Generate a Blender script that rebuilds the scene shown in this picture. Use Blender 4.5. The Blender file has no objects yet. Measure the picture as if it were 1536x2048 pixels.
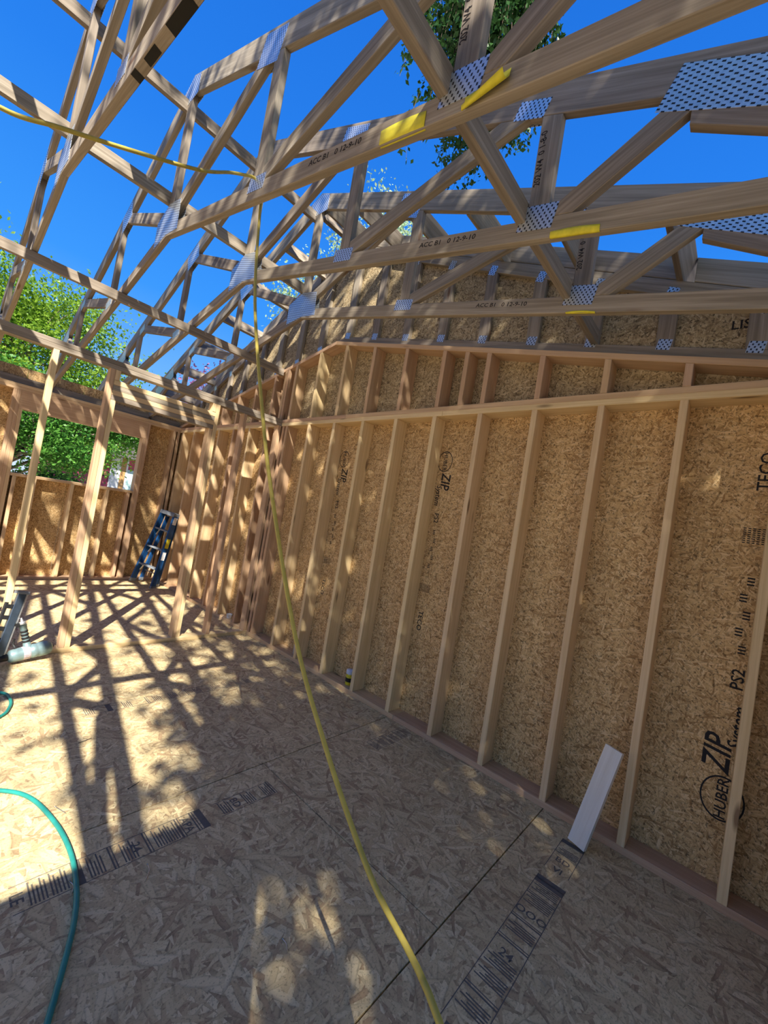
import bpy, math, random
import numpy as np
from mathutils import Matrix, Vector
random.seed(7); RNG = np.random.default_rng(11)
S = bpy.context.scene
COL = S.collection
# ------------------------------------------------------------------ camera
cam_d = bpy.data.cameras.new('camera'); cam = bpy.data.objects.new('camera', cam_d); COL.objects.link(cam)
cam_d.sensor_fit = 'VERTICAL'; cam_d.sensor_height = 36.0; cam_d.lens = 814.07 / 2048 * 36.0
cam_d.clip_start = 0.02; cam_d.clip_end = 500
F = Vector((0.74651266, 0.66469398, 0.03001273)); R = Vector((0.65233257, -0.74002496, 0.16378427)); U = Vector((-0.13107658, 0.10268875, 0.98603953))
cam.matrix_world = Matrix(((R.x, U.x, -F.x, -2.59406), (R.y, U.y, -F.y, 0.08762), (R.z, U.z, -F.z, 1.47730), (0, 0, 0, 1)))
S.camera = cam
# ------------------------------------------------------------------ sky, sun, exposure
W = bpy.data.worlds.new('sky'); S.world = W; W.use_nodes = True
wt = W.node_tree; wt.nodes.clear()
wo = wt.nodes.new('ShaderNodeOutputWorld'); bg = wt.nodes.new('ShaderNodeBackground')
tc = wt.nodes.new('ShaderNodeTexCoord'); sx = wt.nodes.new('ShaderNodeSeparateXYZ'); rp = wt.nodes.new('ShaderNodeValToRGB')
wt.links.new(tc.outputs['Generated'], sx.inputs[0]); wt.links.new(sx.outputs['Z'], rp.inputs[0])
wt.links.new(rp.outputs[0], bg.inputs[0]); wt.links.new(bg.outputs[0], wo.inputs[0])
SKY = [(0.0, (.60, .74, .92)), (.18, (.17, .44, .88)), (.38, (.040, .275, .84)), (.60, (.019, .190, .74)), (.85, (.012, .140, .62)), (1.0, (.010, .12, .56))]
el = rp.color_ramp.elements
el[0].position, el[0].color = SKY[0][0], (*SKY[0][1], 1); el[1].position, el[1].color = SKY[-1][0], (*SKY[-1][1], 1)
for p, c in SKY[1:-1]:
    e = el.new(p); e.color = (*c, 1)
bg.inputs[1].default_value = 0.75
sun_d = bpy.data.lights.new('sun', 'SUN'); sun = bpy.data.objects.new('sun', sun_d); COL.objects.link(sun)
sun_d.energy = 7.8; sun_d.angle = math.radians(0.53); sun_d.color = (1.0, .94, .82)
SUNV = Vector((.604, .876, -1.0)).normalized()
sun.rotation_euler = SUNV.to_track_quat('-Z', 'Y').to_euler(); sun.location = (-6, -9, 12)
S.view_settings.view_transform = 'Standard'; S.view_settings.look = 'None'
S.view_settings.exposure = 0.68; S.view_settings.gamma = 1.0; S.view_settings.use_curve_mapping = False

# ------------------------------------------------------------------ material helpers
def nd(t, k, **kw):
    n = t.nodes.new('ShaderNode' + k)
    for a, b in kw.items(): setattr(n, a, b)
    return n
def new_mat(name):
    m = bpy.data.materials.new(name); m.use_nodes = True
    t = m.node_tree; b = t.nodes['Principled BSDF']
    b.inputs['Roughness'].default_value = .75
    try: b.inputs['Specular IOR Level'].default_value = .25
    except Exception: pass
    return m, t, b
def math_n(t, op, a, b=None):
    n = nd(t, 'Math', operation=op)
    for i, v in enumerate((a, b)):
        if v is None: continue
        if isinstance(v, (int, float)): n.inputs[i].default_value = v
        else: t.links.new(v, n.inputs[i])
    return n.outputs[0]
def mix_c(t, f, a, b, mode='MIX'):
    n = nd(t, 'Mix', data_type='RGBA', blend_type=mode)
    for i, v in ((0, f), (6, a), (7, b)):
        if isinstance(v, (int, float)): n.inputs[i].default_value = v
        elif isinstance(v, tuple): n.inputs[i].default_value = (*v, 1)
        else: t.links.new(v, n.inputs[i])
    return n.outputs[2]
def ramp(t, f, pts):
    n = nd(t, 'ValToRGB'); e = n.color_ramp.elements
    while len(e) < len(pts): e.new(.5)
    for k, (p, c) in enumerate(pts):
        e[k].position = p; e[k].color = (*c, 1) if isinstance(c, tuple) else (c, c, c, 1)
    t.links.new(f, n.inputs[0]); return n.outputs[0]
def obj_coord(t, jump=37.0):
    tcn = nd(t, 'TexCoord'); oi = nd(t, 'ObjectInfo')
    v = nd(t, 'VectorMath', operation='MULTIPLY_ADD')
    cb = nd(t, 'CombineXYZ')
    a = math_n(t, 'MULTIPLY', oi.outputs['Random'], jump); b = math_n(t, 'MULTIPLY', oi.outputs['Random'], jump * 1.7)
    t.links.new(a, cb.inputs[0]); t.links.new(b, cb.inputs[1])
    v.inputs[1].default_value = (1, 1, 1)
    t.links.new(tcn.outputs['Object'], v.inputs[0]); t.links.new(cb.outputs[0], v.inputs[2])
    return v.outputs[0], oi.outputs['Random']
def mapped(t, vec, scale, rz=0.0, loc=(0, 0, 0)):
    if rz:                       # turn first, then stretch
        r = nd(t, 'Mapping'); r.inputs['Rotation'].default_value = (0, 0, rz); t.links.new(vec, r.inputs[0]); vec = r.outputs[0]
    m = nd(t, 'Mapping'); m.inputs['Scale'].default_value = scale; m.inputs['Location'].default_value = loc
    t.links.new(vec, m.inputs[0]); return m.outputs[0]
def noise(t, vec, scale, detail=3, rough=.55, dist=0.0):
    n = nd(t, 'TexNoise'); n.inputs['Scale'].default_value = scale; n.inputs['Detail'].default_value = detail
    n.inputs['Roughness'].default_value = rough; n.inputs['Distortion'].default_value = dist
    t.links.new(vec, n.inputs['Vector']); return n.outputs[0]
def bump(t, b, h, strength=.3, dist=.004):
    n = nd(t, 'Bump'); n.inputs['Strength'].default_value = strength; n.inputs['Distance'].default_value = dist
    t.links.new(h, n.inputs['Height']); t.links.new(n.outputs[0], b.inputs['Normal'])

def wood(name, light, dark, knot=(.16, .08, .04), var=.25, stain=None):
    m, t, b = new_mat(name)
    v, rnd = obj_coord(t)
    g = noise(t, mapped(t, v, (1.0, 26, 26)), 1.0, 4, .6, 1.2)
    g2 = noise(t, mapped(t, v, (3.0, 160, 160)), 1.0, 2, .5)
    lo = noise(t, mapped(t, v, (.9, 3.5, 3.5)), 1.0, 2)
    col = mix_c(t, ramp(t, g, [(.33, 0.0), (.66, 1.0)]), dark, light)
    col = mix_c(t, ramp(t, g2, [(.35, .45), (.6, 0.0)]), col, dark)
    vor = nd(t, 'TexVoronoi'); vor.inputs['Scale'].default_value = 1.0
    t.links.new(mapped(t, v, (2.1, 9.5, 9.5)), vor.inputs['Vector'])
    kn = ramp(t, vor.outputs['Distance'], [(.07, 1.0), (.16, 0.0)])
    sel = math_n(t, 'GREATER_THAN', vor.outputs['Color'], .52)
    col = mix_c(t, math_n(t, 'MULTIPLY', math_n(t, 'MULTIPLY', kn, sel), .8), col, knot)
    hs = nd(t, 'HueSaturation')
    t.links.new(math_n(t, 'ADD', math_n(t, 'MULTIPLY', rnd, .014), .494), hs.inputs['Hue'])
    t.links.new(math_n(t, 'ADD', math_n(t, 'MULTIPLY', math_n(t, 'ADD', math_n(t, 'MULTIPLY', rnd, .6), math_n(t, 'MULTIPLY', lo, .8)), var), 1 - var * .7), hs.inputs['Value'])
    t.links.new(col, hs.inputs['Color'])
    t.links.new(hs.outputs[0], b.inputs['Base Color'])
    bump(t, b, g2, .25, .002)
    return m

def osb(name, cols, L, Wd, spread, layers=5, speck=0.35, rough=.8, bias=0.0, fs=140, gr=.2):
    """overlapping strands: several stretched cell layers, the highest cell wins"""
    m, t, b = new_mat(name)
    b.inputs['Roughness'].default_value = rough
    v, rnd = obj_coord(t, 11.0)
    warp = nd(t, 'VectorMath', operation='MULTIPLY_ADD'); nn = nd(t, 'TexNoise'); nn.inputs['Scale'].default_value = 9.0; nn.inputs['Detail'].default_value = 2
    t.links.new(v, nn.inputs['Vector']); warp.inputs[1].default_value = (.02, .02, 0); t.links.new(nn.outputs['Color'], warp.inputs[0]); t.links.new(v, warp.inputs[2])
    best = None; val = None; edge = None
    for i in range(layers):
        a = bias + spread * ((i * 2) % layers / layers * 2 - 1) + .11 * i
        vo = nd(t, 'TexVoronoi', voronoi_dimensions='2D'); vo.inputs['Scale'].default_value = 1.0
        s = 1 + .35 * (i % 3)
        t.links.new(mapped(t, warp.outputs[0], (s / L, s / Wd, 1), a, (i * 3.3, i * 5.1, 0)), vo.inputs['Vector'])
        sp = nd(t, 'SeparateColor'); t.links.new(vo.outputs['Color'], sp.inputs[0])
        if best is None: best, val, edge = sp.outputs[0], sp.outputs[1], vo.outputs['Distance']
        else:
            gt = math_n(t, 'GREATER_THAN', sp.outputs[0], best)
            best2 = math_n(t, 'MAXIMUM', sp.outputs[0], best)
            mv = nd(t, 'Mix', data_type='FLOAT'); t.links.new(gt, mv.inputs[0]); t.links.new(val, mv.inputs[2]); t.links.new(sp.outputs[1], mv.inputs[3]); val = mv.outputs[0]
            me = nd(t, 'Mix', data_type='FLOAT'); t.links.new(gt, me.inputs[0]); t.links.new(edge, me.inputs[2]); t.links.new(vo.outputs['Distance'], me.inputs[3]); edge = me.outputs[0]
            best = best2
    n = len(cols)
    col = ramp(t, val, [(k / (n - 1), c) for k, c in enumerate(cols)])
    col = mix_c(t, ramp(t, edge, [(.45, 0.0), (.85, .55)]), col, tuple(c * .35 for c in cols[0]))
    fine = noise(t, mapped(t, v, (1, 1, 1)), fs, 2, .6)
    col = mix_c(t, math_n(t, 'MULTIPLY', ramp(t, fine, [(.56, 0.0), (.67, .85)]), speck), col, tuple(c * .16 for c in cols[0]))
    grain = noise(t, mapped(t, v, (60, 200, 1), bias), 1.0, 2)
    col = mix_c(t, gr, col, ramp(t, grain, [(.3, tuple(c * .7 for c in cols[0])), (.7, cols[-1])]))
    big = noise(t, v, 1.7, 2)
    hs = nd(t, 'HueSaturation'); t.links.new(math_n(t, 'ADD', math_n(t, 'MULTIPLY', big, .34), .83), hs.inputs['Value']); t.links.new(col, hs.inputs['Color'])
    t.links.new(hs.outputs[0], b.inputs['Base Color'])
    bump(t, b, math_n(t, 'ADD', best, math_n(t, 'MULTIPLY', fine, .5)), .25, .003)
    return m

def plain(name, c, rough=.5, metal=0.0, spec=.3, var=.12, scale=30):
    m, t, b = new_mat(name)
    v, rnd = obj_coord(t)
    n = noise(t, v, scale, 3)
    col = mix_c(t, ramp(t, n, [(.3, 0.0), (.7, 1.0)]), tuple(x * (1 - var) for x in c), tuple(min(1, x * (1 + var)) for x in c))
    t.links.new(col, b.inputs['Base Color']); b.inputs['Roughness'].default_value = rough; b.inputs['Metallic'].default_value = metal
    try: b.inputs['Specular IOR Level'].default_value = spec
    except Exception: pass
    return m

def plate_mat(name, du, dv):
    """galvanised truss plate: rows of punched slots with raised teeth"""
    m, t, b = new_mat(name)
    tcn = nd(t, 'TexCoord'); s = nd(t, 'SeparateXYZ'); t.links.new(tcn.outputs['Object'], s.inputs[0])
    u = math_n(t, 'DIVIDE', s.outputs[0], du); col_i = math_n(t, 'FLOOR', u)
    off = math_n(t, 'MULTIPLY', math_n(t, 'MODULO', math_n(t, 'ABSOLUTE', col_i), 2.0), .5)
    fu = math_n(t, 'FRACT', u); fv = math_n(t, 'FRACT', math_n(t, 'ADD', math_n(t, 'DIVIDE', s.outputs[1], dv), off))
    inu = math_n(t, 'LESS_THAN', math_n(t, 'ABSOLUTE', math_n(t, 'SUBTRACT', fu, .5)), .30)
    inv = math_n(t, 'LESS_THAN', math_n(t, 'ABSOLUTE', math_n(t, 'SUBTRACT', fv, .5)), .18)
    hole = math_n(t, 'MULTIPLY', inu, inv)
    n = noise(t, tcn.outputs['Object'], 90, 2)
    met = ramp(t, n, [(.3, (.60, .66, .72)), (.7, (.80, .84, .88))])
    t.links.new(mix_c(t, hole, met, (.03, .03, .035)), b.inputs['Base Color'])
    mm = math_n(t, 'MULTIPLY', math_n(t, 'SUBTRACT', 1.0, hole), .75); t.links.new(mm, b.inputs['Metallic'])
    b.inputs['Roughness'].default_value = .42
    bump(t, b, math_n(t, 'SUBTRACT', 1.0, hole), .6, .002)
    return m

def leaf_mat(name, c1, c2, trans=.45):
    m = bpy.data.materials.new(name); m.use_nodes = True; t = m.node_tree; t.nodes.clear()
    o = nd(t, 'OutputMaterial'); d = nd(t, 'BsdfDiffuse'); tr = nd(t, 'BsdfTranslucent'); gl = nd(t, 'BsdfGlossy'); mx = nd(t, 'MixShader'); mx2 = nd(t, 'MixShader')
    g = nd(t, 'NewGeometry'); n = noise(t, g.outputs['Position'], 6.0, 3)
    rr = nd(t, 'TexWhiteNoise', noise_dimensions='3D')
    sn = nd(t, 'VectorMath', operation='SNAP'); sn.inputs[1].default_value = (.08, .08, .08); t.links.new(g.outputs['Position'], sn.inputs[0]); t.links.new(sn.outputs[0], rr.inputs['Vector'])
    f = math_n(t, 'ADD', math_n(t, 'MULTIPLY', n, .6), math_n(t, 'MULTIPLY', rr.outputs['Value'], .4))
    c = ramp(t, f, [(.25, c1), (.75, c2)])
    for s in (d, tr): t.links.new(c, s.inputs['Color'])
    gl.inputs['Roughness'].default_value = .35; gl.inputs['Color'].default_value = (.8, .9, .8, 1)
    mx.inputs[0].default_value = trans; t.links.new(d.outputs[0], mx.inputs[1]); t.links.new(tr.outputs[0], mx.inputs[2])
    mx2.inputs[0].default_value = .02; t.links.new(mx.outputs[0], mx2.inputs[1]); t.links.new(gl.outputs[0], mx2.inputs[2])
    t.links.new(mx2.outputs[0], o.inputs[0]); return m

M = {}
M['stud'] = wood('stud_wood', (.82, .62, .37), (.66, .47, .25))
M['studred'] = wood('fir_wood', (.66, .45, .28), (.51, .33, .195))
M['truss'] = wood('truss_wood', (.41, .345, .275), (.22, .18, .135))
M['board'] = wood('pale_board_wood', (.86, .80, .70), (.74, .67, .56), knot=(.5, .4, .3), var=.1)
M['osb'] = osb('wall_sheathing_strand', [(.36, .20, .075), (.60, .385, .17), (.70, .47, .22), (.80, .58, .31)], .055, .010, 1.57, 6, .85, .8, 0, 85, .05)
M['osbg'] = osb('gable_strand_light_toned', [(.24, .17, .09), (.42, .31, .17), (.52, .40, .23), (.62, .50, .31)], .06, .011, 1.57, 6, .95, .8, 0, 75, .05)  # greyer copy of the wall strand, gable lighting put into the colour
M['floor'] = osb('subfloor_strand', [(.40, .265, .145), (.62, .475, .255), (.68, .535, .29), (.79, .65, .385)], .13, .022, 1.57, 8, .5, .7, 0.0, 120, .12)
M['plate'] = plate_mat('galvanised_plate', .0115, .026)
M['bigplate'] = plate_mat('galvanised_heavy_plate', .021, .017)
M['ink'] = plain('black_ink', (.035, .032, .033), .95, 0, .03)
M['inkf'] = plain('floor_ink', (.16, .14, .12), .95, 0, .03)
M['paint'] = plain('black_paint', (.008, .008, .008), .7)
M['tag'] = plain('yellow_paper', (.80, .70, .05), .6)
M['yhose'] = plain('yellow_hose_rubber', (.50, .40, .08), .45)
M['ghose'] = plain('green_hose_rubber', (.02, .24, .21), .4)
M['blue'] = plain('blue_fibreglass', (.010, .065, .20), .45)
M['alu'] = plain('aluminium', (.62, .65, .68), .35, .8)
M['aludark'] = plain('worn_grey_plastic', (.20, .22, .25), .5)
M['black'] = plain('black_plastic', (.018, .018, .02), .5)
M['gun'] = plain('grey_green_casting', (.21, .31, .33), .38, .35)
M['rail'] = plain('blued_steel_rail', (.10, .14, .20), .3, .7)
M['label'] = plain('grey_label', (.45, .40, .44), .6, var=.4, scale=120)
M['ylabel'] = plain('yellow_label', (.70, .62, .04), .5, var=.3, scale=90)
M['wlabel'] = plain('white_label', (.75, .76, .78), .5, var=.25, scale=90)
M['lid'] = plain('pale_blue_lid', (.62, .72, .88), .4)
M['bottle'] = plain('milky_plastic', (.55, .52, .44), .3)
M['steel'] = plain('nail_steel', (.55, .53, .50), .35, .9)
M['rust'] = plain('dark_nail_steel', (.08, .07, .07), .5, .6)
M['ground'] = plain('pale_bounce_soil', (.50, .42, .31), .95, var=.5, scale=1.2)  # made pale so the unseen ground bounces light into the building
M['bark'] = plain('grey_bark', (.20, .16, .12), .9, var=.4, scale=12)
M['twig'] = plain('thin_twig_bark', (.10, .07, .05), .9)
M['pink'] = plain('pink_siding', (.48, .10, .15), .8)
M['white'] = plain('white_trim', (.80, .81, .80), .6)
M['teal'] = plain('pale_teal_siding', (.45, .66, .66), .6)
M['tan'] = plain('tan_trim', (.52, .30, .12), .7)
M['roof'] = plain('dark_shingle', (.08, .07, .07), .9)
M['leafA'] = leaf_mat('yellow_green_leaf', (.10, .22, .015), (.30, .46, .05), .5)
M['leafB'] = leaf_mat('mid_green_leaf', (.03, .14, .02), (.16, .38, .06), .42)
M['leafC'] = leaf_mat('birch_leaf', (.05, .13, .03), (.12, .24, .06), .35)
M['leafE'] = leaf_mat('shaded_birch_leaf', (.012, .045, .012), (.04, .10, .025), .25)  # darker copy of the birch leaf, its shade put into the colour
M['leafD'] = leaf_mat('silvery_green_leaf', (.22, .36, .16), (.50, .62, .40), .4)
M['leafP'] = leaf_mat('purple_leaf', (.16, .05, .16), (.42, .22, .40), .4)

# ------------------------------------------------------------------ geometry helpers
def link(o, parent=None):
    COL.objects.link(o)
    if parent is not None: o.parent = parent
    return o
def thing(name, label=None, cat=None, group=None, kind=None, loc=(0, 0, 0)):
    o = bpy.data.objects.new(name, None); o.empty_display_size = .05; o.location = loc; COL.objects.link(o)
    return tag(o, label, cat, group, kind)
def tag(o, label=None, cat=None, group=None, kind=None):
    for k, v in (('label', label), ('category', cat), ('group', group), ('kind', kind)):
        if v: o[k] = v
    return o
def raw(name, verts, faces, mat, parent=None, smooth=False, mw=None):
    me = bpy.data.meshes.new(name); me.from_pydata([tuple(v) for v in verts], [], faces); me.materials.append(M[mat] if isinstance(mat, str) else mat)
    if smooth: me.polygons.foreach_set('use_smooth', [True] * len(me.polygons))
    o = bpy.data.objects.new(name, me)
    if mw is not None: o.matrix_world = mw
    link(o, None)
    if parent is not None:
        o.parent = parent; o.matrix_parent_inverse = PINV(parent)
    return o
def PINV(p):
    m = p.matrix_basis.copy(); q = p
    while q.parent is not None:
        m = q.parent.matrix_basis @ q.matrix_parent_inverse @ m if False else (q.parent.matrix_basis @ q.matrix_parent_inverse) @ m
        q = q.parent
    return m.inverted()
_cache = {}
def inset(P, c):
    n = len(P); out = []
    for i in range(n):
        p0, p1, p2 = P[i - 1], P[i], P[(i + 1) % n]
        d1 = (p1 - p0) / np.linalg.norm(p1 - p0); d2 = (p2 - p1) / np.linalg.norm(p2 - p1)
        n1 = np.array([-d1[1], d1[0]]); n2 = np.array([-d2[1], d2[0]])
        a = np.array([n1, n2]); b = np.array([n1 @ (p1 + n1 * c), n2 @ (p1 + n2 * c)])
        if abs(np.linalg.det(a)) < 1e-4: out.append(p1 + n1 * c)
        else: out.append(np.linalg.solve(a, b))
    return out
def prism_mesh(name, uv, t, c, mat):
    key = (name, tuple(np.round(uv, 4).ravel()), round(t, 4), c, mat)
    if key in _cache: return _cache[key]
    P = [np.array(p, float) for p in uv]
    A = sum(P[i - 1][0] * P[i][1] - P[i][0] * P[i - 1][1] for i in range(len(P)))
    if A < 0: P = P[::-1]
    n = len(P); I = inset(P, c); h = t / 2
    vs = [(p[0], p[1], -h) for p in I] + [(p[0], p[1], -h + c) for p in P] + [(p[0], p[1], h - c) for p in P] + [(p[0], p[1], h) for p in I]
    fs = [tuple(range(n))[::-1], tuple(range(3 * n, 4 * n))]
    for k in range(3):
        for i in range(n):
            j = (i + 1) % n; fs.append((k * n + i, k * n + j, (k + 1) * n + j, (k + 1) * n + i))
    me = bpy.data.meshes.new(name); me.from_pydata(vs, [], fs); me.materials.append(M[mat]); _cache[key] = me
    return me
def prism(name, uv, t, origin, X, Y, mat, parent=None, c=.0025):
    X = Vector(X).normalized(); Y = Vector(Y).normalized(); Z = X.cross(Y)
    o = bpy.data.objects.new(name, prism_mesh(name, uv, t, c, mat))
    o.matrix_world = Matrix(((X.x, Y.x, Z.x, origin[0]), (X.y, Y.y, Z.y, origin[1]), (X.z, Y.z, Z.z, origin[2]), (0, 0, 0, 1)))
    link(o)
    if parent is not None: o.parent = parent; o.matrix_parent_inverse = PINV(parent)
    return o
AX = {'x': ((1, 0, 0), (0, 1, 0)), 'y': ((0, 1, 0), (0, 0, 1)), 'z': ((0, 0, 1), (1, 0, 0))}
def box(name, a, b, axis, mat, parent=None, c=.0025):
    a = np.minimum(a, b).astype(float) if True else a; b2 = np.maximum(np.array(a), np.array(b)); mid = (np.array(a) + b2) / 2; d = b2 - np.array(a)
    X, Y = AX[axis]; k = 'xyz'.index(axis); L, H, T = d[k], d[(k + 1) % 3], d[(k + 2) % 3]
    return prism(name, [(-L / 2, -H / 2), (L / 2, -H / 2), (L / 2, H / 2), (-L / 2, H / 2)], T, mid, X, Y, mat, parent, min(c, T / 4, H / 4))
def bx(name, a, b, axis, mat, parent=None, c=.0025):
    lo = [min(p, q) for p, q in zip(a, b)]; hi = [max(p, q) for p, q in zip(a, b)]
    return box(name, np.array(lo), np.array(hi), axis, mat, parent, c)
def clip(P, a, b, c):
    """keep a*y+b*z <= c"""
    out = []
    for i in range(len(P)):
        p, q = P[i], P[(i + 1) % len(P)]; dp = a * p[0] + b * p[1] - c; dq = a * q[0] + b * q[1] - c
        if dp <= 0: out.append(p)
        if (dp < 0) != (dq < 0) and abs(dp - dq) > 1e-9:
            s = dp / (dp - dq); out.append((p[0] + (q[0] - p[0]) * s, p[1] + (q[1] - p[1]) * s))
    res = []
    for p in out:
        if not res or math.hypot(p[0] - res[-1][0], p[1] - res[-1][1]) > .004: res.append(p)
    if len(res) > 2 and math.hypot(res[0][0] - res[-1][0], res[0][1] - res[-1][1]) <= .004: res.pop()
    return res
def slab_x(name, poly, xf, t, d, mat, parent, c=.0025):
    """polygon in (y,z), from x = xf to xf + t, grain along direction d"""
    oy = sum(p[0] for p in poly) / len(poly); oz = sum(p[1] for p in poly) / len(poly)
    l = math.hypot(*d); cy, cz = d[0] / l, d[1] / l
    uv = [((p[0] - oy) * cy + (p[1] - oz) * cz, -(p[0] - oy) * cz + (p[1] - oz) * cy) for p in poly]
    return prism(name, uv, t, (xf + t / 2, oy, oz), (0, cy, cz), (0, -cz, cy), mat, parent, c)
def bar_poly(p, q, w, ext=.3):
    dy, dz = q[0] - p[0], q[1] - p[1]; l = math.hypot(dy, dz); dy /= l; dz /= l
    p = (p[0] - dy * ext, p[1] - dz * ext); q = (q[0] + dy * ext, q[1] + dz * ext); n = (-dz * w / 2, dy * w / 2)
    return [(p[0] - n[0], p[1] - n[1]), (q[0] - n[0], q[1] - n[1]), (q[0] + n[0], q[1] + n[1]), (p[0] + n[0], p[1] + n[1])]
def catmull(pts, k=8):
    P = [np.array(p, float) for p in pts]; P = [2 * P[0] - P[1]] + P + [2 * P[-1] - P[-2]]; out = []
    for i in range(1, len(P) - 2):
        for s in range(k):
            u = s / k; a, b, c, d = P[i - 1], P[i], P[i + 1], P[i + 2]
            out.append(.5 * (2 * b + (c - a) * u + (2 * a - 5 * b + 4 * c - d) * u * u + (3 * b - a - 3 * c + d) * u ** 3))
    out.append(P[-2]); return out
def tube_data(pts, rad, sides=8):
    P = [np.array(p, float) for p in pts]; n = len(P)
    if not hasattr(rad, '__len__'): rad = [rad] * n
    vs, fs = [], []; up = None
    for i in range(n):
        d = P[min(i + 1, n - 1)] - P[max(i - 1, 0)]; d = d / (np.linalg.norm(d) + 1e-9)
        if up is None: up = np.array([0, 0, 1.]) if abs(d[2]) < .9 else np.array([1., 0, 0])
        a = np.cross(d, up); a /= np.linalg.norm(a); b = np.cross(a, d); up = b
        for k in range(sides):
            th = 2 * math.pi * k / sides; vs.append(P[i] + rad[i] * (a * math.cos(th) + b * math.sin(th)))
    for i in range(n - 1):
        for k in range(sides):
            j = (k + 1) % sides; fs.append((i * sides + k, i * sides + j, (i + 1) * sides + j, (i + 1) * sides + k))
    fs.append(tuple(range(sides))); fs.append(tuple(range((n - 1) * sides, n * sides))[::-1])
    return vs, fs
def tube(name, pts, rad, mat, parent=None, sides=10):
    vs, fs = tube_data(pts, rad, sides); return raw(name, vs, fs, mat, parent, True)
def merge(datas):
    V, Fc = [], []
    for vs, fs in datas:
        o = len(V); V += list(vs); Fc += [tuple(i + o for i in f) for f in fs]
    return V, Fc
def lathe(name, prof, mat, parent=None, origin=(0, 0, 0), axis=(0, 0, 1), sides=20):
    ax = Vector(axis).normalized(); a = ax.orthogonal().normalized(); b = ax.cross(a); o = Vector(origin); vs, fs = [], []
    for r, h in prof:
        for k in range(sides):
            th = 2 * math.pi * k / sides; vs.append(o + ax * h + (a * math.cos(th) + b * math.sin(th)) * r)
    for i in range(len(prof) - 1):
        for k in range(sides):
            j = (k + 1) % sides; fs.append((i * sides + k, i * sides + j, (i + 1) * sides + j, (i + 1) * sides + k))
    fs.append(tuple(range(sides))[::-1]); fs.append(tuple(range((len(prof) - 1) * sides, len(prof) * sides)))
    return raw(name, vs, fs, mat, parent, True)
_tx = {}
def text(name, s, size, origin, X, Y, mat, parent, align='LEFT', sx=1.0, shear=0.0):
    key = (s, align, shear, mat)
    if key not in _tx:
        cu = bpy.data.curves.new('lettering', 'FONT'); cu.body = s; cu.size = 1.0; cu.align_x = align; cu.align_y = 'CENTER'; cu.shear = shear; cu.extrude = 0.0; cu.resolution_u = 2; cu.offset = .012
        to = bpy.data.objects.new('lettering', cu); COL.objects.link(to); dg = bpy.context.evaluated_depsgraph_get(); dg.update()
        me = bpy.data.meshes.new_from_object(to.evaluated_get(dg)); COL.objects.unlink(to); bpy.data.objects.remove(to); bpy.data.curves.remove(cu)
        me.materials.clear(); me.materials.append(M[mat]); _tx[key] = me
    X = Vector(X).normalized(); Y = Vector(Y).normalized(); Z = X.cross(Y)
    o = bpy.data.objects.new(name, _tx[key]); a = size * sx
    o.matrix_world = Matrix(((X.x * a, Y.x * size, Z.x, origin[0]), (X.y * a, Y.y * size, Z.y, origin[1]), (X.z * a, Y.z * size, Z.z, origin[2]), (0, 0, 0, 1)))
    link(o); o.parent = parent; o.matrix_parent_inverse = PINV(parent); return o

# ------------------------------------------------------------------ dimensions
T2 = .038; D4 = .089; D6 = .140; SP = .4064
H1 = 2.396; H2 = 2.472               # underside / top of the double top plate
YR = 3.434; ZK = 3.280; BS = .2083; TS = .4167; ZT = 4.360   # ridge, bottom-chord and top-chord undersides
BV = .0909; TV = .1517
YN0, YN1 = -.46, -.32                # near wall outside / inside
YF0, YF1 = 7.00, 7.14                # far wall inside / outside
XL = -6.0
bcb = lambda y: ZK - BS * abs(y - YR)
tcb = lambda y: ZT - TS * abs(y - YR)
rake = lambda y: 3.268 - BS * abs(y - YR)

# ------------------------------------------------------------------ ground
g = raw('ground', [(-60, -60, -.6), (60, -60, -.6), (60, 60, -.6), (-60, 60, -.6)], [(0, 1, 2, 3)], 'ground')
tag(g, 'bare soil around the new building, made pale to bounce light', 'ground', kind='structure')

# ------------------------------------------------------------------ subfloor
fl = thing('floor', 'strand board subfloor of staggered panels with dark seams', 'floor', kind='structure')
rows = [YN0, -.419, .800, 2.020, 3.240, 4.459, 5.678, 6.897, YF1]
floor_panel = {}
for i in range(len(rows) - 1):
    y0, y1 = rows[i] + .0028, rows[i + 1] - .0028
    xs = [.14, -1.10, -3.54, -5.98, XL] if i % 2 == 0 else [.14, -2.32, -4.76, XL]
    for a, b in zip(xs, xs[1:]):
        if a - b < .05: continue
        p = bx('subfloor_panel', (b + .0018, y0, -.018), (a - .0018, y1, 0), 'x', 'floor', fl, .0015)
        floor_panel[(i, xs.index(a))] = p
bx('floor_deck', (XL, YN0, -.30), (.14, YF1, -.020), 'x', 'rust', fl, .002)

# ------------------------------------------------------------------ right wall (gable end)
wr = thing('wall_right', 'long framed gable wall with studs and brown strand sheathing', 'wall', kind='structure')
def stud_z(parent, x0, x1, y0, y1, z0, z1, mat='stud', name='stud'):
    return bx(name, (x0, y0, z0), (x1, y1, z1), 'z', mat, parent)
ys = [k * SP for k in range(0, 18)]
for y in ys:
    if y + .02 > YF0: continue
    stud_z(wr, 0, D6, y - .019, y + .019, .038, H1, 'stud' if y < 4.0 else ('studred' if random.random() < .45 else 'stud'))
for y in (4.13, 4.205, 4.30, 6.93, -.30, -.40): stud_z(wr, 0, D6, y - .019, y + .019, .038, H1, 'studred')
for y0, y1 in ((YN0, 1.96), (1.96, 5.6), (5.6, YF0)):
    bx('bottom_plate', (0, y0 + .0005, 0), (D6, y1 - .0005, .038), 'y', 'studred', wr)
    bx('top_plate', (0, y0 + .0005, H1), (D6, y1 - .0005, H1 + .038), 'y', 'stud', wr)
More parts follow.
